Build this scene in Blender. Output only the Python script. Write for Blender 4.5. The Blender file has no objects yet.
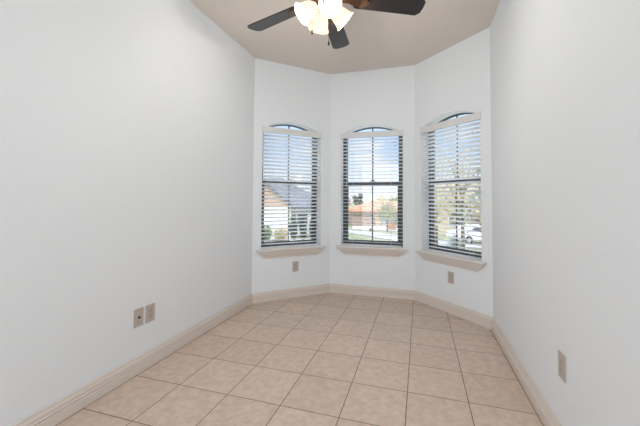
import bpy, bmesh, math, random
from math import sin, cos, pi, radians
from mathutils import Vector, Matrix, noise

sc = bpy.context.scene
C = sc.collection

# ------------------------------------------------------------------ camera
EYE = 1.139
cam_d = bpy.data.cameras.new('camera')
cam = bpy.data.objects.new('camera', cam_d)
C.objects.link(cam)
cam_d.sensor_width = 36.0
cam_d.lens = 316.53 / 640 * 36.0
cam_d.shift_x = -6.03 / 640
cam_d.shift_y = -24.1 / 640
cam_d.clip_start = 0.02
cam_d.clip_end = 2000
cam.matrix_world = (Matrix.Translation((0, 0, EYE)) @ Matrix.Rotation(radians(16.498), 4, 'Z')
                    @ Matrix.Rotation(radians(90 + 2.066), 4, 'X') @ Matrix.Rotation(radians(0.363), 4, 'Z'))
sc.camera = cam

# ------------------------------------------------------------------ world, sun, large lights, exposure
sc.view_settings.view_transform = 'Standard'
sc.view_settings.look = 'None'
sc.view_settings.exposure = 0.17
sc.view_settings.gamma = 1.0
sc.view_settings.use_curve_mapping = False

world = bpy.data.worlds.new('sky')
sc.world = world
world.use_nodes = True
wn, wl = world.node_tree.nodes, world.node_tree.links
wn.clear()
w_out = wn.new('ShaderNodeOutputWorld')
w_bg = wn.new('ShaderNodeBackground')
w_bg.inputs['Strength'].default_value = 1.2
tc = wn.new('ShaderNodeTexCoord')
sep = wn.new('ShaderNodeSeparateXYZ')
wl.new(tc.outputs['Generated'], sep.inputs[0])
ramp = wn.new('ShaderNodeValToRGB')
el = ramp.color_ramp.elements
el[0].position = 0.0
el[0].color = (0.74, 0.78, 0.83, 1)
el[1].position = 1.0
el[1].color = (1.8, 2.1, 2.5, 1)
e = el.new(0.08); e.color = (0.61, 0.72, 0.85, 1)
e = el.new(0.17); e.color = (0.38, 0.57, 0.84, 1)
e = el.new(0.26); e.color = (0.62, 0.80, 1.02, 1)
e = el.new(0.50); e.color = (2.0, 2.2, 2.5, 1)
wl.new(sep.outputs['Z'], ramp.inputs[0])
mp = wn.new('ShaderNodeMapping')
mp.inputs['Scale'].default_value = (1.0, 1.0, 3.2)
wl.new(tc.outputs['Generated'], mp.inputs[0])
cl = wn.new('ShaderNodeTexNoise')
cl.inputs['Scale'].default_value = 5.5
cl.inputs['Detail'].default_value = 6
wl.new(mp.outputs[0], cl.inputs['Vector'])
clr = wn.new('ShaderNodeValToRGB')
clr.color_ramp.elements[0].position = 0.52
clr.color_ramp.elements[1].position = 0.72
wl.new(cl.outputs['Fac'], clr.inputs[0])
cm = wn.new('ShaderNodeMixRGB')
cm.inputs['Color2'].default_value = (0.78, 0.80, 0.83, 1)
wl.new(clr.outputs[0], cm.inputs['Fac'])
wl.new(ramp.outputs[0], cm.inputs['Color1'])
wl.new(cm.outputs[0], w_bg.inputs['Color'])
wl.new(w_bg.outputs[0], w_out.inputs['Surface'])

sun_d = bpy.data.lights.new('sun', 'SUN')
sun_d.energy = 1.8
sun_d.angle = radians(0.6)
sun_d.color = (1.0, 0.93, 0.82)
sun = bpy.data.objects.new('sun', sun_d)
C.objects.link(sun)
sun.rotation_euler = Vector((0.55, -0.70, 0.85)).to_track_quat('Z', 'Y').to_euler()


def area(name, loc, aim, sx, sy, power, color):
    d = bpy.data.lights.new(name, 'AREA')
    d.shape = 'RECTANGLE'
    d.size, d.size_y = sx, sy
    d.energy = power
    d.color = color
    o = bpy.data.objects.new(name, d)
    C.objects.link(o)
    o.location = loc
    o.rotation_euler = (Vector(aim) - Vector(loc)).to_track_quat('-Z', 'Y').to_euler()
    return o


area('rear_fill_light', (-0.58, -2.3, 1.2), (-0.58, 3.0, 1.1), 2.2, 2.2, 50, (0.86, 0.94, 1.0))  # added fill light behind the camera, standing in for the rest of the house

# ------------------------------------------------------------------ materials
MATS = {}


def mat(name, color, rough=0.6, metal=0.0, spec=0.3, bump=None, vary=None, emit=None, transl=0.0):
    """bump=(scale,strength,distance)  vary=(scale, color2, detail)"""
    if name in MATS:
        return MATS[name]
    m = bpy.data.materials.new(name)
    m.use_nodes = True
    n, l = m.node_tree.nodes, m.node_tree.links
    b = n['Principled BSDF']
    b.inputs['Base Color'].default_value = (*color, 1)
    b.inputs['Roughness'].default_value = rough
    b.inputs['Metallic'].default_value = metal
    b.inputs['Specular IOR Level'].default_value = spec
    t = n.new('ShaderNodeTexCoord')
    if vary:
        nz = n.new('ShaderNodeTexNoise')
        nz.inputs['Scale'].default_value = vary[0]
        nz.inputs['Detail'].default_value = vary[2] if len(vary) > 2 else 4
        l.new(t.outputs['Object'], nz.inputs['Vector'])
        mx = n.new('ShaderNodeMixRGB')
        mx.inputs['Color1'].default_value = (*color, 1)
        mx.inputs['Color2'].default_value = (*vary[1], 1)
        r = n.new('ShaderNodeValToRGB')
        r.color_ramp.elements[0].position = 0.35
        r.color_ramp.elements[1].position = 0.65
        l.new(nz.outputs['Fac'], r.inputs[0])
        l.new(r.outputs[0], mx.inputs['Fac'])
        l.new(mx.outputs[0], b.inputs['Base Color'])
    if bump:
        nz = n.new('ShaderNodeTexNoise')
        nz.inputs['Scale'].default_value = bump[0]
        nz.inputs['Detail'].default_value = 3
        l.new(t.outputs['Object'], nz.inputs['Vector'])
        bp = n.new('ShaderNodeBump')
        bp.inputs['Strength'].default_value = bump[1]
        bp.inputs['Distance'].default_value = bump[2]
        l.new(nz.outputs['Fac'], bp.inputs['Height'])
        l.new(bp.outputs[0], b.inputs['Normal'])
    if emit:
        b.inputs['Emission Color'].default_value = (*emit[0], 1)
        b.inputs['Emission Strength'].default_value = emit[1]
    if transl:
        o = n['Material Output']
        tr = n.new('ShaderNodeBsdfTranslucent')
        tr.inputs['Color'].default_value = (*color, 1)
        ms = n.new('ShaderNodeMixShader')
        ms.inputs[0].default_value = transl
        l.new(b.outputs[0], ms.inputs[1])
        l.new(tr.outputs[0], ms.inputs[2])
        l.new(ms.outputs[0], o.inputs['Surface'])
    MATS[name] = m
    return m


TILE, TX, TY = 0.33617, -1.42006, 1.65389


def tile_material():
    m = bpy.data.materials.new('beige_floor_tile')
    m.use_nodes = True
    n, l = m.node_tree.nodes, m.node_tree.links
    b = n['Principled BSDF']
    b.inputs['Roughness'].default_value = 0.42
    b.inputs['Specular IOR Level'].default_value = 0.35
    g = n.new('ShaderNodeNewGeometry')
    s = n.new('ShaderNodeSeparateXYZ')
    l.new(g.outputs['Position'], s.inputs[0])

    def math_(op, a, v, clamp=False):
        x = n.new('ShaderNodeMath')
        x.operation = op
        x.use_clamp = clamp
        for i, q in enumerate((a, v)):
            if q is None:
                continue
            if isinstance(q, (int, float)):
                x.inputs[i].default_value = q
            else:
                l.new(q, x.inputs[i])
        return x.outputs[0]
    ds, ids = [], []
    for ax, off in (('X', TX), ('Y', TY)):
        q = math_('DIVIDE', math_('SUBTRACT', s.outputs[ax], off), TILE)
        fr = math_('FRACT', q, None)
        ids.append(math_('FLOOR', q, None))
        ds.append(math_('MULTIPLY', math_('MINIMUM', fr, math_('SUBTRACT', 1.0, fr)), TILE))
    d = math_('MINIMUM', ds[0], ds[1])
    mr = n.new('ShaderNodeMapRange')
    mr.inputs['From Min'].default_value = 0.0018
    mr.inputs['From Max'].default_value = 0.0034
    l.new(d, mr.inputs['Value'])
    # per-tile tone
    cmb = n.new('ShaderNodeCombineXYZ')
    l.new(ids[0], cmb.inputs[0]); l.new(ids[1], cmb.inputs[1])
    wh = n.new('ShaderNodeTexWhiteNoise')
    wh.noise_dimensions = '2D'
    l.new(cmb.outputs[0], wh.inputs['Vector'])
    off = n.new('ShaderNodeVectorMath'); off.operation = 'MULTIPLY_ADD'
    l.new(wh.outputs['Color'], off.inputs[0])
    off.inputs[1].default_value = (7, 7, 7)
    l.new(g.outputs['Position'], off.inputs[2])
    n1 = n.new('ShaderNodeTexNoise'); n1.inputs['Scale'].default_value = 22; n1.inputs['Detail'].default_value = 5
    n1.inputs['Roughness'].default_value = 0.65
    l.new(off.outputs[0], n1.inputs['Vector'])
    r1 = n.new('ShaderNodeValToRGB')
    r1.color_ramp.elements[0].position = 0.33; r1.color_ramp.elements[0].color = TILE_A
    r1.color_ramp.elements[1].position = 0.66; r1.color_ramp.elements[1].color = TILE_B
    l.new(n1.outputs['Fac'], r1.inputs[0])
    tone = n.new('ShaderNodeMapRange')
    tone.inputs['To Min'].default_value = 0.95; tone.inputs['To Max'].default_value = 1.03
    l.new(wh.outputs['Value'], tone.inputs['Value'])
    tm = n.new('ShaderNodeVectorMath'); tm.operation = 'SCALE'
    l.new(r1.outputs[0], tm.inputs[0]); l.new(tone.outputs[0], tm.inputs['Scale'])
    mx = n.new('ShaderNodeMixRGB')
    mx.inputs['Color1'].default_value = GROUT
    l.new(mr.outputs[0], mx.inputs['Fac'])
    l.new(tm.outputs[0], mx.inputs['Color2'])
    l.new(mx.outputs[0], b.inputs['Base Color'])
    bp = n.new('ShaderNodeBump')
    bp.inputs['Strength'].default_value = 0.5
    bp.inputs['Distance'].default_value = 0.0015
    l.new(mr.outputs[0], bp.inputs['Height'])
    l.new(bp.outputs[0], b.inputs['Normal'])
    return m


TILE_A = (0.55, 0.43, 0.35, 1)
TILE_B = (0.68, 0.55, 0.46, 1)
GROUT = (0.19, 0.13, 0.095, 1)


def glass_material():
    m = bpy.data.materials.new('window_glass')
    m.use_nodes = True
    n, l = m.node_tree.nodes, m.node_tree.links
    n.remove(n['Principled BSDF'])
    tr = n.new('ShaderNodeBsdfTransparent')
    tr.inputs['Color'].default_value = (0.985, 0.985, 0.985, 1)
    gl = n.new('ShaderNodeBsdfGlossy')
    gl.inputs['Roughness'].default_value = 0.02
    mx = n.new('ShaderNodeMixShader')
    mx.inputs[0].default_value = 0.05
    l.new(tr.outputs[0], mx.inputs[1]); l.new(gl.outputs[0], mx.inputs[2])
    l.new(mx.outputs[0], n['Material Output'].inputs['Surface'])
    return m


M_WALL = mat('white_wall_paint', (0.805, 0.828, 0.85), 0.75, bump=(110, 0.22, 0.004))
M_CEIL = mat('beige_ceiling_paint', (0.75, 0.675, 0.605), 0.85, bump=(60, 0.15, 0.003))
M_TRIM = mat('beige_trim_paint', (0.70, 0.625, 0.565), 0.45)
M_SILL = mat('pale_sill_paint', (0.76, 0.73, 0.70), 0.5)
M_FLOOR = tile_material()
M_BRONZE = mat('dark_bronze_frame', (0.060, 0.066, 0.073), 0.45, spec=0.5)
M_GLASS = glass_material()
M_SLAT = mat('white_blind_vinyl', (0.92, 0.92, 0.925), 0.45, transl=0.62)
M_VAL = mat('white_valance', (0.73, 0.73, 0.725), 0.6)
M_CORD = mat('white_blind_cord', (0.72, 0.72, 0.70), 0.8)
M_PLATE = mat('almond_plate_plastic', (0.50, 0.435, 0.39), 0.4)
M_OUTLET = mat('almond_receptacle', (0.46, 0.40, 0.355), 0.4)
M_SLOT = mat('dark_slot', (0.03, 0.026, 0.024), 0.7)
M_SCREW = mat('screw_metal', (0.5, 0.45, 0.4), 0.35, metal=0.9)
M_BLADE = mat('dark_walnut_blade', (0.011, 0.008, 0.0075), 0.34, spec=0.5, vary=(6, (0.017, 0.011, 0.009)))
M_IRON = mat('aged_bronze_metal', (0.16, 0.085, 0.05), 0.38, metal=0.85)
M_SHADE = mat('frosted_shade_glass', (0.86, 0.76, 0.62), 0.5, emit=((1.0, 0.86, 0.68), 0.52), transl=0.12)
M_BULB = mat('lit_bulb', (1, 0.95, 0.85), 0.4, emit=((1.0, 0.90, 0.75), 6.0))
M_CHAIN = mat('dark_chain_metal', (0.05, 0.04, 0.035), 0.4, metal=0.7)

# ------------------------------------------------------------------ helpers


def quad_box(bm, x0, x1, y0, y1, z0, z1, M=None):
    vs = [bm.verts.new((x, y, z)) for x in (x0, x1) for y in (y0, y1) for z in (z0, z1)]
    for f in ((0, 1, 3, 2), (4, 6, 7, 5), (0, 4, 5, 1), (2, 3, 7, 6), (0, 2, 6, 4), (1, 5, 7, 3)):
        bm.faces.new([vs[i] for i in f])
    if M is not None:
        for v in vs:
            v.co = M @ v.co
    return vs


def prism(bm, pts, d0, d1, fn):
    """pts: outline; fn(p, d)->3d ; extruded from d0 to d1"""
    a = [bm.verts.new(fn(p, d0)) for p in pts]
    b = [bm.verts.new(fn(p, d1)) for p in pts]
    k = len(pts)
    bm.faces.new(a)
    bm.faces.new(b[::-1])
    for i in range(k):
        bm.faces.new((a[i], b[i], b[(i + 1) % k], a[(i + 1) % k]))
    return a + b


def ring_prism(bm, outer, inner, d0, d1, fn):
    """closed frame between two outlines with equal point counts"""
    k = len(outer)
    O0 = [bm.verts.new(fn(p, d0)) for p in outer]; O1 = [bm.verts.new(fn(p, d1)) for p in outer]
    I0 = [bm.verts.new(fn(p, d0)) for p in inner]; I1 = [bm.verts.new(fn(p, d1)) for p in inner]
    for i in range(k):
        j = (i + 1) % k
        bm.faces.new((O0[i], O0[j], I0[j], I0[i]))
        bm.faces.new((O1[j], O1[i], I1[i], I1[j]))
        bm.faces.new((O0[j], O0[i], O1[i], O1[j]))
        bm.faces.new((I0[i], I0[j], I1[j], I1[i]))


def tube(bm, pts, r, seg=8, cap=True):
    pts = [Vector(p) for p in pts]
    rs = r if isinstance(r, (list, tuple)) else [r] * len(pts)
    rings = []
    for i, p in enumerate(pts):
        t = (pts[min(i + 1, len(pts) - 1)] - pts[max(i - 1, 0)]).normalized()
        up = Vector((0, 0, 1)) if abs(t.z) < 0.9 else Vector((1, 0, 0))
        a = t.cross(up).normalized(); b = t.cross(a)
        rings.append([bm.verts.new(p + (a * cos(2 * pi * k / seg) + b * sin(2 * pi * k / seg)) * rs[i]) for k in range(seg)])
    for i in range(len(rings) - 1):
        for k in range(seg):
            bm.faces.new((rings[i][k], rings[i][(k + 1) % seg], rings[i + 1][(k + 1) % seg], rings[i + 1][k]))
    if cap:
        bm.faces.new(rings[0][::-1]); bm.faces.new(rings[-1])


def lathe(bm, prof, seg=24, M=None, cap=True):
    rings = []
    allv = []
    for r, z in prof:
        rg = [bm.verts.new((r * cos(2 * pi * k / seg), r * sin(2 * pi * k / seg), z)) for k in range(seg)]
        rings.append(rg); allv += rg
    for i in range(len(rings) - 1):
        for k in range(seg):
            bm.faces.new((rings[i][k], rings[i][(k + 1) % seg], rings[i + 1][(k + 1) % seg], rings[i + 1][k]))
    if cap:
        bm.faces.new(rings[0][::-1]); bm.faces.new(rings[-1])
    if M is not None:
        for v in allv:
            v.co = M @ v.co


def obj(name, bm, m, parent=None, smooth=False, bevel=0.0, loc=None):
    bmesh.ops.recalc_face_normals(bm, faces=bm.faces)
    me = bpy.data.meshes.new(name)
    bm.to_mesh(me); bm.free()
    if smooth:
        for p in me.polygons:
            p.use_smooth = True
    me.materials.append(m)
    o = bpy.data.objects.new(name, me)
    C.objects.link(o)
    if parent:
        o.parent = parent
    if loc is not None:
        o.location = loc
    if bevel:
        b = o.modifiers.new('bevel', 'BEVEL')
        b.width = bevel; b.segments = 2; b.limit_method = 'ANGLE'
    return o


def struct(o):
    o['kind'] = 'structure'
    return o


def tag(o, label, cat, group=None, kind=None):
    o['label'] = label; o['category'] = cat
    if group:
        o['group'] = group
    if kind:
        o['kind'] = kind
    return o


def thing(name, label, cat, loc=(0, 0, 0), rz=0.0, group=None):
    o = bpy.data.objects.new(name, None)
    o.empty_display_size = 0.1
    C.objects.link(o)
    o.location = loc; o.rotation_euler = (0, 0, rz)
    return tag(o, label, cat, group)


def dup(root, loc, rz, label=None, scale=None):
    r = root.copy(); C.objects.link(r)
    r.location = loc; r.rotation_euler = (0, 0, rz)
    if label:
        r['label'] = label
    if scale:
        r.scale = scale
    for ch in list(root.children):
        c = ch.copy(); C.objects.link(c); c.parent = r
        for g in list(ch.children):
            d = g.copy(); C.objects.link(d); d.parent = c
    return r


# ------------------------------------------------------------------ room shell
H = 2.742
YB = -2.6
A = Vector((-1.779, 3.144)); B = Vector((-1.079, 3.820)); Cc = Vector((-0.053, 3.829)); D = Vector((0.623, 3.163))
A0 = Vector((-1.779, YB)); D0 = Vector((0.623, YB))
LOOP = [A0, A, B, Cc, D, D0]           # clockwise seen from above, interior on the right-hand side
T = 0.17


def offset_loop(d):
    """d>0 inward"""
    out = []
    k = len(LOOP)
    for i in range(k):
        a = (LOOP[i] - LOOP[i - 1]).normalized(); b = (LOOP[(i + 1) % k] - LOOP[i]).normalized()
        na = Vector((a.y, -a.x)); nb = Vector((b.y, -b.x))
        m = na + nb
        m = m / m.dot(na)
        out.append(LOOP[i] + m * d)
    return out


OUT = offset_loop(-T)


def slab(name, z0, z1, m, loop):
    bm = bmesh.new()
    prism(bm, loop, z0, z1, lambda p, z: (p.x, p.y, z))
    return struct(obj(name, bm, m))


slab('floor', -0.12, 0.0, M_FLOOR, OUT)
slab('ceiling', H, H + 0.15, M_CEIL, offset_loop(-0.45))


def plain_wall(name, i):
    j = (i + 1) % len(LOOP)
    bm = bmesh.new()
    prism(bm, [LOOP[i], LOOP[j], OUT[j], OUT[i]], 0.0, H, lambda p, z: (p.x, p.y, z))
    return struct(obj(name, bm, M_WALL))


plain_wall('wall_left', 0)
plain_wall('wall_right', 4)
plain_wall('wall_front', 5)

# window opening, relative to its centre line: half width, sill, spring line, segmental arch
HW, Z_SILL, Z_SPRING, Z_PEAK = 0.372, 0.580, 1.952, 2.060
R_ARC = (HW ** 2 + (Z_PEAK - Z_SPRING) ** 2) / (2 * (Z_PEAK - Z_SPRING))
NARC = 20


def arch_outline(inset=0.0, z_low=None, top=None):
    """closed outline (u,z), starts bottom-left going clockwise; arch concentric"""
    hw = HW - inset
    zc = Z_PEAK - R_ARC
    r = R_ARC - (inset if top is None else top)
    zl = (Z_SILL + inset) if z_low is None else z_low
    pts = [(-hw, zl)]
    for k in range(NARC + 1):
        u = -hw + 2 * hw * k / NARC
        pts.append((u, zc + math.sqrt(r * r - u * u)))
    pts.append((hw, zl))
    return pts


UC = [0.473, 0.515, 0.470]             # window centre along each bay wall
WALLN = ['wall_bay_left', 'wall_bay_center', 'wall_bay_right']
MITRE = [(T * math.tan(radians(22.1)), T * math.tan(radians(22)))] * 3


def bay_wall(idx):
    i = idx + 1
    a, b = LOOP[i], LOOP[i + 1]
    t = (b - a).normalized(); n = Vector((-t.y, t.x))      # outward
    L = (b - a).length
    eL = (OUT[i] - a).dot(t); eR = (OUT[i + 1] - b).dot(t)
    us = UC[idx]
    op = [(us + u, z) for u, z in arch_outline()]

    def put(u, z, o):
        if o > 0:
            if u <= 1e-6: u = eL
            elif u >= L - 1e-6: u = L + eR
        p = a + t * u + n * o
        return (p.x, p.y, z)
    bm = bmesh.new()
    cache = {}

    def V(u, z, o):
        k = (round(u, 5), round(z, 5), o)
        if k not in cache:
            cache[k] = bm.verts.new(put(u, z, o))
        return cache[k]
    u0, u1 = us - HW, us + HW
    for o in (0.0, T):
        def F(*uv):
            bm.faces.new([V(u, z, o) for u, z in uv])
        zs = op[1][1]
        F((0, 0), (u0, 0), (u0, Z_SILL), (u0, zs), (u0, H), (0, H))
        F((u1, 0), (L, 0), (L, H), (u1, H), (u1, zs), (u1, Z_SILL))
        F((u0, 0), (u1, 0), (u1, Z_SILL), (u0, Z_SILL))
        for k in range(1, len(op) - 2):
            p, q = op[k], op[k + 1]
            F(p, q, (q[0], H), (p[0], H))
    for k in range(len(op)):
        p, q = op[k], op[(k + 1) % len(op)]
        bm.faces.new([V(*p, 0.0), V(*q, 0.0), V(*q, T), V(*p, T)])
    bm.faces.new([V(0, 0, 0.0), V(0, H, 0.0), V(0, H, T), V(0, 0, T)])
    bm.faces.new([V(L, 0, 0.0), V(L, H, 0.0), V(L, H, T), V(L, 0, T)])
    struct(obj(WALLN[idx], bm, M_WALL))
    p = a + t * us
    return p, math.atan2(t.y, t.x)


# ------------------------------------------------------------------ windows
def yl(p, o):
    return (p[0], o, p[1])              # local frame: x along wall, y outward, z up


def window(idx, root_xy, rz):
    root = bpy.data.objects.new('window_%d' % (idx + 1), None)
    C.objects.link(root)
    root.location = (root_xy.x, root_xy.y, Z_SILL); root.rotation_euler = (0, 0, rz)
    struct(root)
    dz = Vector((0, 0, -Z_SILL))

    def part(name, bm, m, bevel=0.0, smooth=False, parent=None):
        if parent is None:
            return obj(name, bm, m, root, smooth, bevel, dz + Vector((0, 0.03 if 'sill' not in name else 0, 0)))
        return obj(name, bm, m, parent, smooth, bevel)
    # outer frame following the arch
    bm = bmesh.new()
    ring_prism(bm, arch_outline(-0.004), arch_outline(0.032, None, 0.005), 0.088, 0.136, yl)
    part('window_frame', bm, M_BRONZE)
    zm = 1.346
    # upper sash (outer track)
    bm = bmesh.new()
    ring_prism(bm, arch_outline(0.031, zm - 0.026, 0.004), arch_outline(0.053, zm + 0.024, 0.010), 0.112, 0.132, yl)
    us = part('upper_sash', bm, M_BRONZE)
    bm = bmesh.new()
    prism(bm, arch_outline(0.050, zm, 0.008), 0.120, 0.124, yl)
    part('glass_pane', bm, M_GLASS, parent=us)
    bm = bmesh.new()
    quad_box(bm, -0.008, 0.008, 0.1145, 0.1195, zm, Z_PEAK - 0.009)
    part('muntin', bm, M_BRONZE, parent=us)
    # lower sash (inner track)
    bm = bmesh.new()
    w, b = HW - 0.030, Z_SILL + 0.030
    ring_prism(bm, [(-w, b), (-w, zm + 0.02), (w, zm + 0.026), (w, b)],
               [(-w + 0.036, b + 0.036), (-w + 0.036, zm - 0.026), (w - 0.036, zm - 0.026), (w - 0.036, b + 0.036)], 0.090, 0.1105, yl)
    ls = part('lower_sash', bm, M_BRONZE, bevel=0.003)
    bm = bmesh.new()
    quad_box(bm, -w + 0.033, w - 0.033, 0.100, 0.104, b + 0.030, zm - 0.02)
    part('glass_pane', bm, M_GLASS, parent=ls)
    bm = bmesh.new()
    quad_box(bm, -0.008, 0.008, 0.0945, 0.0995, b + 0.030, zm - 0.02)
    part('muntin', bm, M_BRONZE, parent=ls)
    bm = bmesh.new()
    quad_box(bm, -0.03, 0.03, 0.078, 0.0895, zm + 0.0265, zm + 0.036)
    quad_box(bm, -0.012, 0.030, 0.082, 0.0895, zm + 0.036, zm + 0.044)
    part('sash_lock', bm, M_BRONZE, bevel=0.002, parent=ls)
    # sill board inside the reveal, with nosing past the wall
    bm = bmesh.new()
    zt = Z_SILL
    quad_box(bm, -HW + 0.001, HW - 0.001, -0.001, 0.119, zt - 0.002, zt + 0.006)
    quad_box(bm, -0.425, 0.425, -0.050, -0.0005, zt - 0.012, zt + 0.006)
    part('window_sill', bm, M_SILL, bevel=0.003)
    # mitred moulding under the sill: wide on top, narrow at the bottom, returns at both ends
    bm = bmesh.new()
    prof = [(0.046, -0.012), (0.045, -0.020), (0.038, -0.026), (0.034, -0.044), (0.024, -0.066), (0.016, -0.080), (0.012, -0.084), (0.011, -0.100)]
    rows = []
    for d, z in prof:
        hw = 0.420 + (z + 0.012) * 1.05
        rows.append([bm.verts.new(q) for q in ((-hw, -0.0005, zt + z), (-hw, -d, zt + z), (hw, -d, zt + z), (hw, -0.0005, zt + z))])
    for r0, r1 in zip(rows[:-1], rows[1:]):
        for k in range(3):
            bm.faces.new((r0[k], r0[k + 1], r1[k + 1], r1[k]))
        bm.faces.new((r0[3], r0[0], r1[0], r1[3]))
    bm.faces.new(rows[0]); bm.faces.new(rows[-1][::-1])
    part('sill_moulding', bm, M_TRIM)
    return root


SPAN = HW - 0.006


def blind(idx, root_xy, rz, tilt, label):
    zb = Z_SILL + 0.008
    root = thing('window_blind', label, 'blind', (root_xy.x, root_xy.y, zb), rz, 'white slat blinds in the bay windows')
    off = Vector((0, 0, -zb))
    yc = 0.045
    bm = bmesh.new()
    quad_box(bm, -HW - 0.012, HW + 0.012, -0.011, -0.002, 1.910, 1.976)
    quad_box(bm, -HW - 0.013, HW + 0.013, -0.0125, -0.002, 1.972, 1.979)
    obj('valance', bm, M_VAL, root, bevel=0.003, loc=off)
    bm = bmesh.new()
    quad_box(bm, -SPAN, SPAN, 0.010, 0.062, 1.918, 1.950)
    obj('headrail', bm, M_VAL, root, loc=off)
    bm = bmesh.new()
    n, z0, z1 = 30, 0.634, 1.886
    pitch = (z1 - z0) / (n - 1)
    for k in range(n):
        z = z0 + pitch * k
        # shallow crowned slat, inner edge raised by the tilt
        pr = []
        for s in (-1, -0.5, 0, 0.5, 1):
            pr.append((s * 0.0250, 0.0016 * (1 - s * s)))
        top = [(q[0], q[1] + 0.0013) for q in pr]
        bot = [(q[0], q[1] - 0.0013) for q in reversed(pr)]
        out = []
        for yy, zz in top + bot:
            y2 = yy * cos(tilt) - zz * sin(-tilt) * 1.0
            z2 = yy * sin(-tilt) + zz * cos(tilt)
            out.append((y2, z2))
        prism(bm, out, -SPAN, SPAN, lambda p, d, z=z: (d, yc + p[0], z + p[1]))
    obj('slats', bm, M_SLAT, root, loc=off)
    bm = bmesh.new()
    quad_box(bm, -SPAN, SPAN, yc - 0.025, yc + 0.025, 0.588, 0.602)
    obj('bottom_rail', bm, M_SLAT, root, bevel=0.003, loc=off)
    for u in (-0.235, 0.235):
        bm = bmesh.new()
        for o in (-0.0275, 0.0275):
            tube(bm, [(u, yc + o, 0.609), (u, yc + o, 1.93)], 0.0011, 5)
        obj('ladder_cord', bm, M_CORD, root, loc=off)
    bm = bmesh.new()
    ucord = 0.285
    tube(bm, [(ucord, 0.006, 1.935), (ucord, 0.004, 1.82)], 0.0012, 5)
    lathe(bm, [(0.002, 0.0), (0.006, -0.006), (0.008, -0.032), (0.005, -0.036)], 10, Matrix.Translation((ucord, 0.004, 1.82)))
    o = obj('lift_cord', bm, M_CORD, root, loc=off)
    bm = bmesh.new()
    tube(bm, [(-0.30, 0.004, 1.935), (-0.30, 0.002, 1.30)], 0.0032, 6)
    obj('tilt_wand', bm, mat('clear_wand', (0.78, 0.79, 0.8), 0.2), root, loc=off)
    return root


BL = ['white slat blind in the left bay window, with a gabled house behind it',
      'white slat blind in the middle bay window, open onto the orange roof across the street',
      'white slat blind in the right bay window beside the right wall, tree behind it']
for idx in range(3):
    p, ang = bay_wall(idx)
    window(idx, p, ang)
    blind(idx, p, ang, radians((20, 4, 20)[idx]), BL[idx])

# ------------------------------------------------------------------ baseboards
BPROF = [(0.000, 0.0), (0.015, 0.0), (0.015, 0.046), (0.0120, 0.049), (0.0085, 0.052), (0.0150, 0.057), (0.0155, 0.063),
         (0.0105, 0.067), (0.0075, 0.070), (0.0130, 0.075), (0.0120, 0.084), (0.0085, 0.092), (0.0070, 0.096), (0.0070, 0.104), (0.0050, 0.108), (0.000, 0.108)]


def baseboard(name, i, j):
    bm = bmesh.new()
    k = len(LOOP)
    ra, rb = [], []
    for d, z in BPROF:
        L = offset_loop(d + 0.0003)
        ra.append(bm.verts.new((L[i].x, L[i].y, z + 0.0005))); rb.append(bm.verts.new((L[j].x, L[j].y, z + 0.0005)))
    n = len(ra)
    for q in range(n):
        bm.faces.new((ra[q], rb[q], rb[(q + 1) % n], ra[(q + 1) % n]))
    bm.faces.new(ra); bm.faces.new(rb[::-1])
    struct(obj(name, bm, M_TRIM))


for nm, i in (('baseboard_left', 0), ('baseboard_bay_left', 1), ('baseboard_bay_center', 2), ('baseboard_bay_right', 3), ('baseboard_right', 4), ('baseboard_front', 5)):
    baseboard(nm, i, (i + 1) % 6)

# ------------------------------------------------------------------ wall plates
def rounded(hw, hh, r, n=4):
    pts = []
    for cx, cy, a0 in ((hw - r, hh - r, 0), (-hw + r, hh - r, 90), (-hw + r, -hh + r, 180), (hw - r, -hh + r, 270)):
        for k in range(n + 1):
            a = radians(a0 + 90 * k / n)
            pts.append((cx + r * cos(a), cy + r * sin(a)))
    return pts


def inw(p, d):                           # plates: local x along the wall, -y into the room
    return (p[0], -d, p[1])


def plate_base(name, label, cat, loc, rz, group=None):
    r = thing(name, label, cat, loc, rz, group)
    bm = bmesh.new()
    prism(bm, rounded(0.0365, 0.0585, 0.004), 0.0003, 0.0055, inw)
    obj('cover_plate', bm, M_PLATE, r, bevel=0.0015)
    return r


def duplex(label, loc, rz):
    r = plate_base('wall_outlet', label, 'outlet', loc, rz, 'duplex outlets low on the walls')
    for s in (1, -1):
        bm = bmesh.new()
        zc = s * 0.0195
        prism(bm, [(x, z + zc) for x, z in rounded(0.0165, 0.0145, 0.008)], 0.0054, 0.0075, inw)
        rc = obj('receptacle', bm, M_OUTLET, r)
        bm = bmesh.new()
        for x, h in ((-0.0062, 0.0042), (0.0062, 0.0035)):
            prism(bm, [(x - 0.001, zc + 0.003 - h), (x + 0.001, zc + 0.003 - h), (x + 0.001, zc + 0.003 + h), (x - 0.001, zc + 0.003 + h)], 0.0074, 0.0077, inw)
        prism(bm, [(0.0024 * cos(a * pi / 4), zc - 0.0085 + 0.0024 * sin(a * pi / 4)) for a in range(8)], 0.0074, 0.0077, inw)
        obj('contact_slots', bm, M_SLOT, rc)
    bm = bmesh.new()
    prism(bm, [(0.003 * cos(a * pi / 5), 0.003 * sin(a * pi / 5)) for a in range(10)], 0.0054, 0.0064, inw)
    obj('screw', bm, M_SCREW, r)
    return r


def coax(label, loc, rz):
    r = plate_base('cable_wall_plate', label, 'wall plate', loc, rz)
    bm = bmesh.new()
    prism(bm, [(0.0085 * cos(a * pi / 3), 0.0085 * sin(a * pi / 3)) for a in range(6)], 0.0054, 0.0085, inw)
    tube(bm, [(0, -0.008, 0), (0, -0.016, 0)], 0.0055, 12)
    obj('cable_jack', bm, M_SLOT, r)
    for z in (0.042, -0.042):
        bm = bmesh.new()
        prism(bm, [(0.003 * cos(a * pi / 5), z + 0.003 * sin(a * pi / 5)) for a in range(10)], 0.0054, 0.0064, inw)
        obj('screw', bm, M_SCREW, r)
    return r


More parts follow.
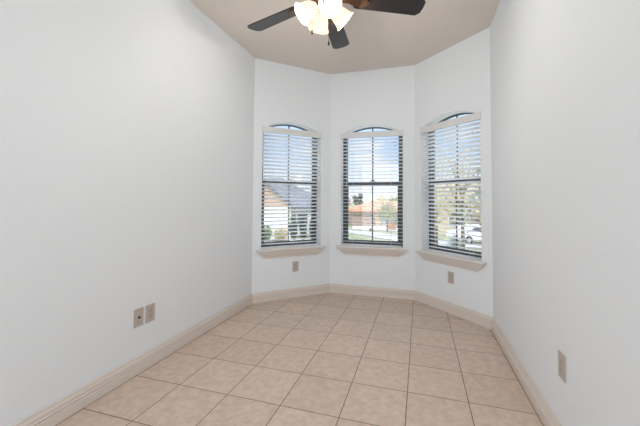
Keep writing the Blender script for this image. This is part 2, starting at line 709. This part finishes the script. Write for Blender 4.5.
coax('almond cable plate with a dark round jack, low on the left wall', (-1.779, 1.676, 0.362), radians(90))
duplex('almond outlet on the left wall beside the cable plate', (-1.779, 1.770, 0.360), radians(90))


def on_bay(idx, u):
    a, b = LOOP[idx + 1], LOOP[idx + 2]
    t = (b - a).normalized()
    p = a + t * u
    return p, math.atan2(t.y, t.x)


p, a = on_bay(0, 0.516)
duplex('almond outlet under the left bay window', (p.x, p.y, 0.360), a)
p, a = on_bay(2, 0.498)
duplex('almond outlet under the right bay window', (p.x, p.y, 0.362), a)
duplex('almond outlet on the right wall, seen at a steep angle', (0.623, 1.722, 0.388), radians(-90))

# ------------------------------------------------------------------ ceiling fan
FX, FY, FZ = -0.58, 1.89, 2.43
fan = thing('ceiling_fan', 'dark bladed ceiling fan with four lit frosted glass shades', 'ceiling fan', (FX, FY, H))
fo = Vector((0, 0, 0))
bm = bmesh.new()
lathe(bm, [(0.002, -0.0005), (0.075, -0.0005), (0.078, -0.02), (0.060, -0.055), (0.030, -0.075), (0.002, -0.078)], 28)
obj('canopy', bm, M_IRON, fan, True)
bm = bmesh.new()
lathe(bm, [(0.002, -0.07), (0.022, -0.075), (0.030, -0.13), (0.002, -0.135)], 16)
obj('downrod_collar', bm, M_IRON, fan, True)
bm = bmesh.new()
lathe(bm, [(0.002, -0.12), (0.07, -0.125), (0.115, -0.15), (0.135, -0.20), (0.135, -0.25), (0.11, -0.285), (0.075, -0.30), (0.002, -0.302)], 32)
obj('motor_housing', bm, M_IRON, fan, True)
bm = bmesh.new()
lathe(bm, [(0.002, -0.30), (0.060, -0.302), (0.068, -0.325), (0.050, -0.340), (0.034, -0.355), (0.030, -0.38), (0.022, -0.400), (0.010, -0.410), (0.002, -0.411)], 28)
obj('switch_housing', bm, M_IRON, fan, True)
ZB = FZ - H
PITCH = radians(-11)
for deg in (94.0, 162.0, 235.0, 308.0, 24.5):
    ang = radians(deg)
    R = Matrix.Rotation(ang, 4, 'Z')
    P = Matrix.Translation((0, 0, ZB)) @ Matrix.Rotation(PITCH, 4, 'X')
    # blade with clipped corners at the tip
    L0, L1 = 0.20, 0.668
    outl = [(L0, -0.050), (L0 + 0.02, -0.060), (L1 - 0.030, -0.072), (L1 - 0.004, -0.046),
            (L1, 0.0), (L1 - 0.004, 0.046), (L1 - 0.030, 0.072), (L0 + 0.02, 0.060), (L0, 0.050)]
    bm = bmesh.new()
    prism(bm, outl, -0.0035, 0.0035, lambda p, d: R @ P @ Vector((p[0], p[1], d)))
    bl = obj('fan_blade', bm, M_BLADE, fan, bevel=0.002)
    # blade iron
    bm = bmesh.new()
    arm = [(0.10, -0.016), (0.16, -0.014), (0.20, -0.034), (0.255, -0.040), (0.285, -0.018), (0.30, 0.0),
           (0.285, 0.018), (0.255, 0.040), (0.20, 0.034), (0.16, 0.014), (0.10, 0.016)]
    prism(bm, arm, -0.010, -0.0036, lambda p, d: R @ P @ Vector((p[0], p[1], d)))
    for sx, sy in ((0.235, 0.022), (0.235, -0.022), (0.275, 0.0)):
        lathe(bm, [(0.005, 0.0), (0.004, -0.003)], 8, R @ P @ Matrix.Translation((sx, sy, -0.010)))
    obj('blade_bracket', bm, M_IRON, bl)
LAMP_W = 8.4
for k, ang in enumerate((32, 122, 212, 302)):
    R = Matrix.Rotation(radians(ang), 4, 'Z')
    ax0 = Vector((0.044, 0, -0.360)); axd = Vector((sin(radians(50)), 0, -cos(radians(50))))
    bm = bmesh.new()
    tube(bm, [R @ Vector(q) for q in ((0.020, 0, -0.350), (0.034, 0, -0.352), ax0 + axd * 0.01, ax0 + axd * 0.03)], [0.011, 0.012, 0.016, 0.022], 12)
    armo = obj('lamp_arm', bm, M_IRON, fan, True)
    Q = R @ Matrix.Translation(ax0 + axd * 0.018) @ axd.to_track_quat('Z', 'Y').to_matrix().to_4x4()
    bm = bmesh.new()
    outer = [(0.026, 0.0), (0.034, 0.010), (0.047, 0.030), (0.054, 0.055), (0.058, 0.080), (0.066, 0.102), (0.073, 0.112)]
    inner = [(r - 0.003, z) for r, z in reversed(outer)]
    lathe(bm, outer + inner, 28, Q, cap=False)
    # close the lip ring at the neck
    obj('lamp_shade', bm, M_SHADE, armo, True)
    bm = bmesh.new()
    lathe(bm, [(0.002, 0.004), (0.012, 0.006), (0.014, 0.022), (0.024, 0.045), (0.027, 0.062), (0.020, 0.080), (0.002, 0.088)], 16, Q)
    obj('light_bulb', bm, M_BULB, armo, True)
    ld = bpy.data.lights.new('bulb_light', 'POINT')
    ld.energy = LAMP_W; ld.color = (1.0, 0.965, 0.92); ld.shadow_soft_size = 0.02
    lo = bpy.data.objects.new('bulb_light', ld)
    C.objects.link(lo)
    lo.location = Vector((FX, FY, H)) + (Q @ Vector((0, 0, 0.105)))
for (dx, dy, zl, nm) in ((-0.080, 0.0, 2.205, 'a'), (0.022, 0.035, 2.135, 'b')):
    bm = bmesh.new()
    zz = zl - H
    tube(bm, [(dx, dy, -0.40), (dx, dy, zz + 0.03)], 0.0013, 6)
    lathe(bm, [(0.002, 0.032), (0.005, 0.026), (0.0068, 0.012), (0.0062, 0.003), (0.002, 0.0)], 12, Matrix.Translation((dx, dy, zz)))
    obj('pull_chain', bm, M_CHAIN, fan, True)

# ------------------------------------------------------------------ outdoors
M_GRASS = mat('lawn_grass', (0.22, 0.26, 0.13), 0.9, vary=(0.6, (0.33, 0.33, 0.21), 6))
M_ROAD = mat('pale_concrete', (0.40, 0.41, 0.44), 0.85, vary=(0.5, (0.46, 0.465, 0.48)))
M_DRIVE = mat('driveway_concrete', (0.52, 0.48, 0.42), 0.85)


def ground_z(x, y):
    r = y if y > 0 else 0
    z = -0.35
    if r > 6:
        z -= 0.092 * (min(r, 26) - 6)
    if r > 26:
        z -= 0.021 * (min(r, 50) - 26)
    if r > 90:
        z += 0.045 * (min(r, 220) - 90) * (0.6 + 0.4 * sin(x * 0.03))
    return z


def grid_mesh(bm, xs, ys, f):
    vs = [[bm.verts.new((x, y, f(x, y))) for y in ys] for x in xs]
    for i in range(len(xs) - 1):
        for j in range(len(ys) - 1):
            bm.faces.new((vs[i][j], vs[i + 1][j], vs[i + 1][j + 1], vs[i][j + 1]))


bm = bmesh.new()
grid_mesh(bm, [-160 + 4 * i for i in range(81)], [-10, -4, 0, 3, 6, 8, 10, 12, 14, 16, 18, 20, 22, 24, 26, 30, 34, 38, 42, 46, 50, 60, 70, 80, 90, 105, 120, 140, 160, 190, 220, 300], ground_z)
struct(obj('ground', bm, M_GRASS))


def strip(name, quad, m, lift=0.03, nu=14, nv=6):
    """ground strip draped over the terrain; quad = 4 xy corners"""
    bm = bmesh.new()
    q = [Vector(p) for p in quad]
    vs = []
    for i in range(nu + 1):
        row = []
        for j in range(nv + 1):
            u, v = i / nu, j / nv
            p = (q[0] * (1 - u) + q[1] * u) * (1 - v) + (q[3] * (1 - u) + q[2] * u) * v
            row.append(bm.verts.new((p.x, p.y, ground_z(p.x, p.y) + lift)))
        vs.append(row)
    for i in range(nu):
        for j in range(nv):
            bm.faces.new((vs[i][j], vs[i + 1][j], vs[i + 1][j + 1], vs[i][j + 1]))
    return struct(obj(name, bm, m))


def pos(px, depth):
    """world xy of the photo column px at ground distance depth (along the view axis)"""
    x = (px - 326.0) / 316.5 * depth
    c, s = cos(radians(16.498)), sin(radians(16.498))
    return Vector((x * c - depth * s, x * s + depth * c))


VYAW = radians(16.498)



def cpos(x, d):
    return pos(326 + 316.5 * x / d, d)


strip('street', [cpos(-1.0, 42.5), cpos(8.3, 20), cpos(15.5, 20), cpos(-1.0, 43.6)], M_ROAD, 0.04, 24, 6)
strip('bounce_strip', [(-6, 4.4), (5, 4.4), (5, 10.5), (-6, 10.5)], mat('bounce_strip_pale', (0.66, 0.65, 0.63), 0.85), 0.03, 12, 8)  # unseen pale strip, added to bounce light up into the window arches
strip('driveway', [pos(352, 39.5), pos(400, 36), pos(400, 46), pos(352, 46)], M_DRIVE, 0.05)
strip('walkway', [pos(255, 20.6), pos(330, 22), pos(330, 25), pos(255, 23.5)], M_DRIVE, 0.05)


def house(name, label, loc, rz, parts):
    r = thing(name, label, 'house', loc, rz)
    parts(r)
    return r


def box_part(name, parent, m, *b):
    bm = bmesh.new()
    quad_box(bm, *b)
    return obj(name, bm, m, parent)


def hip_roof(name, parent, m, x0, x1, y0, y1, z0, z1, inset):
    bm = bmesh.new()
    ym = (y0 + y1) / 2
    b = [bm.verts.new(p) for p in ((x0, y0, z0), (x1, y0, z0), (x1, y1, z0), (x0, y1, z0))]
    e = [bm.verts.new(p) for p in ((x0, y0, z0 - .18), (x1, y0, z0 - .18), (x1, y1, z0 - .18), (x0, y1, z0 - .18))]
    t = [bm.verts.new((x0 + inset, ym, z1)), bm.verts.new((x1 - inset, ym, z1))]
    for f in ((b[0], b[1], t[1], t[0]), (b[1], b[2], t[1]), (b[2], b[3], t[0], t[1]), (b[3], b[0], t[0])):
        bm.faces.new(f)
    for k in range(4):
        bm.faces.new((e[k], e[(k + 1) % 4], b[(k + 1) % 4], b[k]))
    bm.faces.new(e[::-1])
    return obj(name, bm, m, parent)


def gable_roof(name, parent, m, x0, x1, y0, y1, z0, z1, th=0.15):
    """ridge along y"""
    xm = (x0 + x1) / 2
    bm = bmesh.new()
    prism(bm, [(x0, z0), (xm, z1), (x1, z0), (x1, z0 + th), (xm, z1 + th * 1.3), (x0, z0 + th)], y0, y1, lambda p, d: (p[0], d, p[1]))
    return obj(name, bm, m, parent)


M_PEACH = mat('peach_stucco', (0.62, 0.43, 0.31), 0.9)
M_CREAM = mat('cream_stucco', (0.80, 0.74, 0.66), 0.9)
M_SLATE = mat('slate_shingles', (0.13, 0.145, 0.175), 0.9, vary=(3, (0.18, 0.195, 0.23)))
M_TERRA = mat('terracotta_tiles', (0.40, 0.19, 0.10), 0.85, vary=(1.2, (0.47, 0.25, 0.145)))
M_PINK = mat('pinkish_stucco', (0.40, 0.30, 0.255), 0.9)
M_GDOOR = mat('grey_garage_door', (0.38, 0.42, 0.46), 0.7)
M_STONE = mat('tan_limestone', (0.56, 0.46, 0.33), 0.9, vary=(2.5, (0.64, 0.53, 0.38)))
M_STRIM = mat('white_trim', (0.82, 0.82, 0.80), 0.6)
M_HGLASS = mat('house_window_glass', (0.08, 0.10, 0.13), 0.15, spec=0.6)


def win_part(parent, x0, x1, z0, z1, y):
    f = box_part('window', parent, M_STRIM, x0, x1, y - 0.06, y + 0.02, z0, z1)
    box_part('pane', f, M_HGLASS, x0 + 0.08, x1 - 0.08, y - 0.075, y - 0.05, z0 + 0.08, z1 - 0.08)


def left_house(r):
    # wing with the gable facing the viewer
    box_part('wall', r, M_CREAM, -2.6, 1.9, 0, 6, 0, 2.75)
    bm = bmesh.new()
    prism(bm, [(-2.6, 2.75), (-0.35, 4.75), (1.9, 2.75)], 0, 6, lambda p, d: (p[0], d, p[1]))
    obj('gable', bm, M_PEACH, r)
    gable_roof('gable_roof', r, M_SLATE, -2.95, 2.25, -0.3, 6, 2.45, 4.78)
    box_part('garage_door', r, M_STRIM, -1.9, 1.2, -0.05, 0.02, 0, 2.2)
    # main body set back
    box_part('main_wall', r, mat('pale_siding', (0.62, 0.64, 0.66), 0.9), 1.0, 5.2, 3, 12, 0, 2.6)
    hip_roof('main_roof', r, M_SLATE, -9, 5.8, 2.3, 12.6, 2.75, 5.6, 4.6)
    for x in (2.5, 3.9):
        win_part(r, x, x + 1.1, 1.0, 2.2, 3.0)
    bm = bmesh.new()
    quad_box(bm, 2.6, 3.2, 7, 7.6, 4.4, 6.0)
    obj('chimney', bm, M_CREAM, r)


g = pos(268, 26)
house('gabled_house', 'peach gabled house with a grey roof, seen through the left bay window', (g.x, g.y, -2.15), VYAW + radians(8), left_house)


def centre_house(r):
    box_part('wall', r, M_PINK, 0, 11.5, 0, 9, 0, 2.25)
    hip_roof('tile_roof', r, M_TERRA, -0.7, 12.2, -0.7, 9.7, 2.25, 3.75, 4.4)
    box_part('garage_door', r, M_GDOOR, 4.2, 7.0, -0.06, 0.02, 0, 2.0)
    bm = bmesh.new()
    quad_box(bm, 3.5, 4.15, -0.4, 0.0, 0, 2.1)
    obj('lit_strip', bm, M_PEACH, r)  # lighter peach block stands in for the lit strip beside the garage door
    for x in (9.0,):
        win_part(r, x, x + 1.3, 0.8, 1.9, 0.0)


g = pos(352, 48)
house('tile_roofed_house', 'low pinkish house under an orange tile roof, seen through the middle bay window', (g.x, g.y, ground_z(g.x, g.y) - 0.05), VYAW, centre_house)


def right_house(r):
    box_part('wall', r, M_STONE, 0, 14, 0, 8, 0, 3.6)
    hip_roof('roof', r, mat('tan_shingles', (0.48, 0.40, 0.33), 0.9), -0.6, 14.6, -0.6, 8.6, 3.6, 5.8, 4.0)
    for x in (2.0, 6.0, 10.0):
        win_part(r, x, x + 1.3, 0.9, 2.4, 0.0)
    box_part('door', r, mat('brown_door', (0.25, 0.14, 0.09), 0.6), 4.3, 5.3, -0.05, 0.02, 0, 2.1)


g = pos(429, 33)
house('stone_house', 'tan stone house behind the trees, seen through the right bay window', (g.x, g.y, ground_z(g.x, g.y) - 0.05), VYAW, right_house)

# ---- trees and shrubs
M_BARK = mat('tree_bark', (0.17, 0.125, 0.09), 0.9)


def leaf_mat(name, c, c2):
    return mat(name, c, 0.8, vary=(1.5, c2, 3), transl=0.25)


M_LOLIVE = leaf_mat('olive_gold_leaves', (0.55, 0.48, 0.26), (0.68, 0.58, 0.36))
M_LGREEN = leaf_mat('green_leaves', (0.16, 0.25, 0.07), (0.27, 0.34, 0.12))
M_LDARK = leaf_mat('dark_green_leaves', (0.045, 0.085, 0.045), (0.08, 0.13, 0.06))
M_LORANGE = leaf_mat('orange_leaves', (0.62, 0.30, 0.13), (0.70, 0.40, 0.2))
M_LGREY = leaf_mat('grey_green_leaves', (0.26, 0.31, 0.24), (0.38, 0.42, 0.32))
M_LBROWN = leaf_mat('dry_brown_leaves', (0.30, 0.22, 0.16), (0.40, 0.30, 0.22))


def leaves(bm, rnd, centre, rad, n, size):
    for _ in range(n):
        d = Vector((rnd.gauss(0, 1), rnd.gauss(0, 1), rnd.gauss(0, 1))).normalized() * (rnd.random() ** 0.45)
        c = Vector(centre) + Vector((d.x * rad[0], d.y * rad[1], d.z * rad[2]))
        a = Vector((rnd.gauss(0, 1), rnd.gauss(0, 1), rnd.gauss(0, 1))).normalized()
        b = a.orthogonal().normalized()
        b = Matrix.Rotation(rnd.random() * 6.28, 3, a) @ b
        s = size * (0.6 + 0.8 * rnd.random())
        e = a.cross(b)
        v = [bm.verts.new(c + q) for q in (-b * s, e * s * 0.45, b * s, -e * s * 0.45)]
        bm.faces.new(v)


def tree(label, px, depth, height, crown_r, crown_h, m, n=1500, size=0.1, seed=1, clumps=9, name='tree', trunk_r=0.12, group=None):
    rnd = random.Random(seed)
    g = pos(px, depth)
    z = ground_z(g.x, g.y)
    r = thing(name, label, 'tree', (g.x, g.y, z - 0.05), 0, group)
    bm = bmesh.new()
    base = height - crown_h
    tube(bm, [(0, 0, 0), (0.03, 0.02, base * 0.6), (0.0, 0.05, base + crown_h * 0.25), (0.05, 0, base + crown_h * 0.7)], [trunk_r, trunk_r * 0.8, trunk_r * 0.55, trunk_r * 0.2], 8)
    cs = []
    for k in range(clumps):
        a = k * 2.4 + rnd.random()
        rr = crown_r * (0.25 + 0.55 * rnd.random())
        c = Vector((cos(a) * rr, sin(a) * rr, base + crown_h * (0.18 + 0.68 * (k + 0.5) / clumps)))
        cs.append(c)
        st = Vector((0, 0, base * 0.8 + (c.z - base) * 0.5))
        tube(bm, [st, (st + c) / 2 + Vector((0, 0, 0.1)), c], [trunk_r * 0.35, trunk_r * 0.25, trunk_r * 0.08], 5)
    obj('trunk', bm, M_BARK, r, True)
    bm = bmesh.new()
    for c in cs:
        leaves(bm, rnd, c, (crown_r * 0.5, crown_r * 0.5, crown_h * 0.24), n // clumps, size)
    obj('crown', bm, m, r)
    return r


def shrub(label, px, depth, w, h, m, n=500, size=0.06, seed=3, name='shrub', group=None):
    rnd = random.Random(seed)
    g = pos(px, depth)
    r = thing(name, label, 'shrub', (g.x, g.y, ground_z(g.x, g.y) - 0.02), 0, group)
    bm = bmesh.new()
    for k in range(5):
        a = k * 1.257 + rnd.random() * 0.5
        tube(bm, [(0, 0, 0), (cos(a) * w * 0.12, sin(a) * w * 0.12, h * 0.35), (cos(a) * w * 0.3, sin(a) * w * 0.3, h * 0.75)], [0.02, 0.014, 0.005], 5)
    obj('stem', bm, M_BARK, r)
    bm = bmesh.new()
    leaves(bm, rnd, (0, 0, h * 0.52), (w / 2, w / 2, h * 0.5), n, size)
    obj('foliage', bm, m, r)
    return r


# right window: big thin trees in autumn leaf
tree('thin golden leaved tree filling the right bay window', 462, 15, 5.2, 2.0, 4.0, M_LOLIVE, 1500, 0.08, 11, 14)
tree('smaller olive tree behind the left side of the right bay window', 436, 21, 4.6, 1.8, 3.2, M_LOLIVE, 1000, 0.1, 12, 10)
tree('grey green tree at the right edge of the right bay window', 486, 10.5, 3.6, 0.75, 2.8, M_LGREY, 700, 0.08, 13, 9)


def spiky(label, px, depth, h, w, m, seed):
    rnd = random.Random(seed)
    g = pos(px, depth)
    r = thing('spiky_shrub', label, 'shrub', (g.x, g.y, ground_z(g.x, g.y) - 0.02))
    bm = bmesh.new()
    tube(bm, [(0, 0, 0), (0, 0, h * 0.45)], [0.05, 0.04], 8)
    obj('stem', bm, M_BARK, r)
    bm = bmesh.new()
    for k in range(70):
        a = k * 2.39996; el_ = radians(15 + 70 * rnd.random())
        L = w * (0.45 + 0.2 * rnd.random())
        d = Vector((cos(a) * cos(el_), sin(a) * cos(el_), sin(el_)))
        s = Vector((-sin(a), cos(a), 0)) * 0.018
        o = Vector((0, 0, h * (0.38 + 0.12 * rnd.random())))
        mid = o + d * L * 0.55
        tip = o + d * L - Vector((0, 0, 0.08 * L))
        v = [bm.verts.new(q) for q in (o - s * 0.6, mid - s, tip, mid + s, o + s * 0.6)]
        bm.faces.new(v)
    obj('leaf_rosette', bm, m, r)
    return r


spiky('spreading grey green shrub at the foot of the right bay window', 455, 9, 1.05, 0.95, M_LGREY, 5)
# middle window
tree('leafy green tree before the orange roofed house, right side of the middle window', 387, 36, 3.5, 1.5, 2.6, leaf_mat('yellow_green_leaves', (0.28, 0.31, 0.13), (0.42, 0.40, 0.20)), 800, 0.15, 21, 8)
tree('dry brown tree at the left edge of the middle window', 344, 46, 4.4, 1.2, 3.2, M_LBROWN, 800, 0.14, 22, 7)
tree('dark round tree rising behind the left end of the orange roof', 358, 85, 5.6, 1.6, 3.4, leaf_mat('muted_green_leaves', (0.13, 0.15, 0.09), (0.20, 0.21, 0.14)), 600, 0.3, 23, 6)
tree('olive tree on the skyline behind the middle of the orange roof', 385, 90, 5.0, 2.6, 3.0, M_LOLIVE, 800, 0.35, 24, 7)
tree('wide olive tree on the skyline behind the right end of the orange roof', 399, 78, 4.6, 2.6, 2.8, M_LGREEN, 800, 0.35, 25, 7)
shrub('orange leaved bush by the driveway in the middle window', 392, 39.5, 1.5, 0.9, M_LORANGE, 500, 0.1, 26)
shrub('small brown bush beside the street in the middle window', 371, 36, 0.5, 0.5, M_LBROWN, 250, 0.06, 27)
# left window
for k, (px, dp, w, h, m, lb) in enumerate((
        (266, 20.6, 0.95, 1.0, M_LGREEN, 'green bush at the left end of the row before the gabled house'),
        (281, 20.9, 0.95, 0.9, M_LOLIVE, 'yellowish bush beside the green one before the gabled house'),
        (294, 22.5, 0.62, 1.9, M_LDARK, 'tall dark shrub at the left end of the three before the grey house wall'),
        (303.5, 22.7, 0.56, 1.7, M_LDARK, 'dark shrub in the middle of the three before the grey house wall'),
        (313, 23.4, 0.54, 1.8, M_LDARK, 'dark shrub at the right end of the three before the grey house wall'))):
    shrub(lb, px, dp, w, h, m, 600, 0.09, 40 + k, group='bushes before the gabled house')


# ---- cars
def car(label, px, depth, rz, paint):
    g = pos(px, depth)
    r = thing('car', label, 'car', (g.x, g.y, ground_z(g.x, g.y) + 0.06), rz)
    side = [(-2.2, 0.32), (-2.25, 0.62), (-2.12, 0.88), (-1.55, 0.95), (-0.85, 1.38), (0.45, 1.40), (1.15, 0.98), (1.95, 0.86), (2.22, 0.62), (2.2, 0.32)]
    bm = bmesh.new()
    prism(bm, side, -0.86, 0.86, lambda p, d: (p[0], d, p[1]))
    body = obj('body', bm, paint, r, bevel=0.05)
    gl = [(-1.38, 0.97), (-0.80, 1.31), (0.40, 1.33), (0.98, 0.99)]
    bm = bmesh.new()
    prism(bm, gl, -0.875, 0.875, lambda p, d: (p[0], d, p[1]))
    obj('side_windows', bm, M_HGLASS, r)
    for x in (-1.35, 1.38):
        for y in (-0.80, 0.80):
            bm = bmesh.new()
            tube(bm, [(x, y - 0.1, 0.32), (x, y + 0.1, 0.32)], 0.32, 20)
            w = obj('wheel', bm, mat('tyre_rubber', (0.02, 0.02, 0.02), 0.8), r)
            bm = bmesh.new()
            tube(bm, [(x, y - 0.108, 0.32), (x, y + 0.108, 0.32)], 0.18, 14)
            obj('hubcap', bm, mat('hubcap_metal', (0.55, 0.56, 0.58), 0.3, metal=0.8), w)
    return r


car('white car parked behind the trees in the right bay window', 477, 25.5, VYAW + radians(10), mat('white_car_paint', (0.85, 0.85, 0.85), 0.3, spec=0.5))
car('dark blue car parked at the right edge of the middle window', 410, 44.5, VYAW, mat('blue_car_paint', (0.06, 0.08, 0.13), 0.3, spec=0.5))
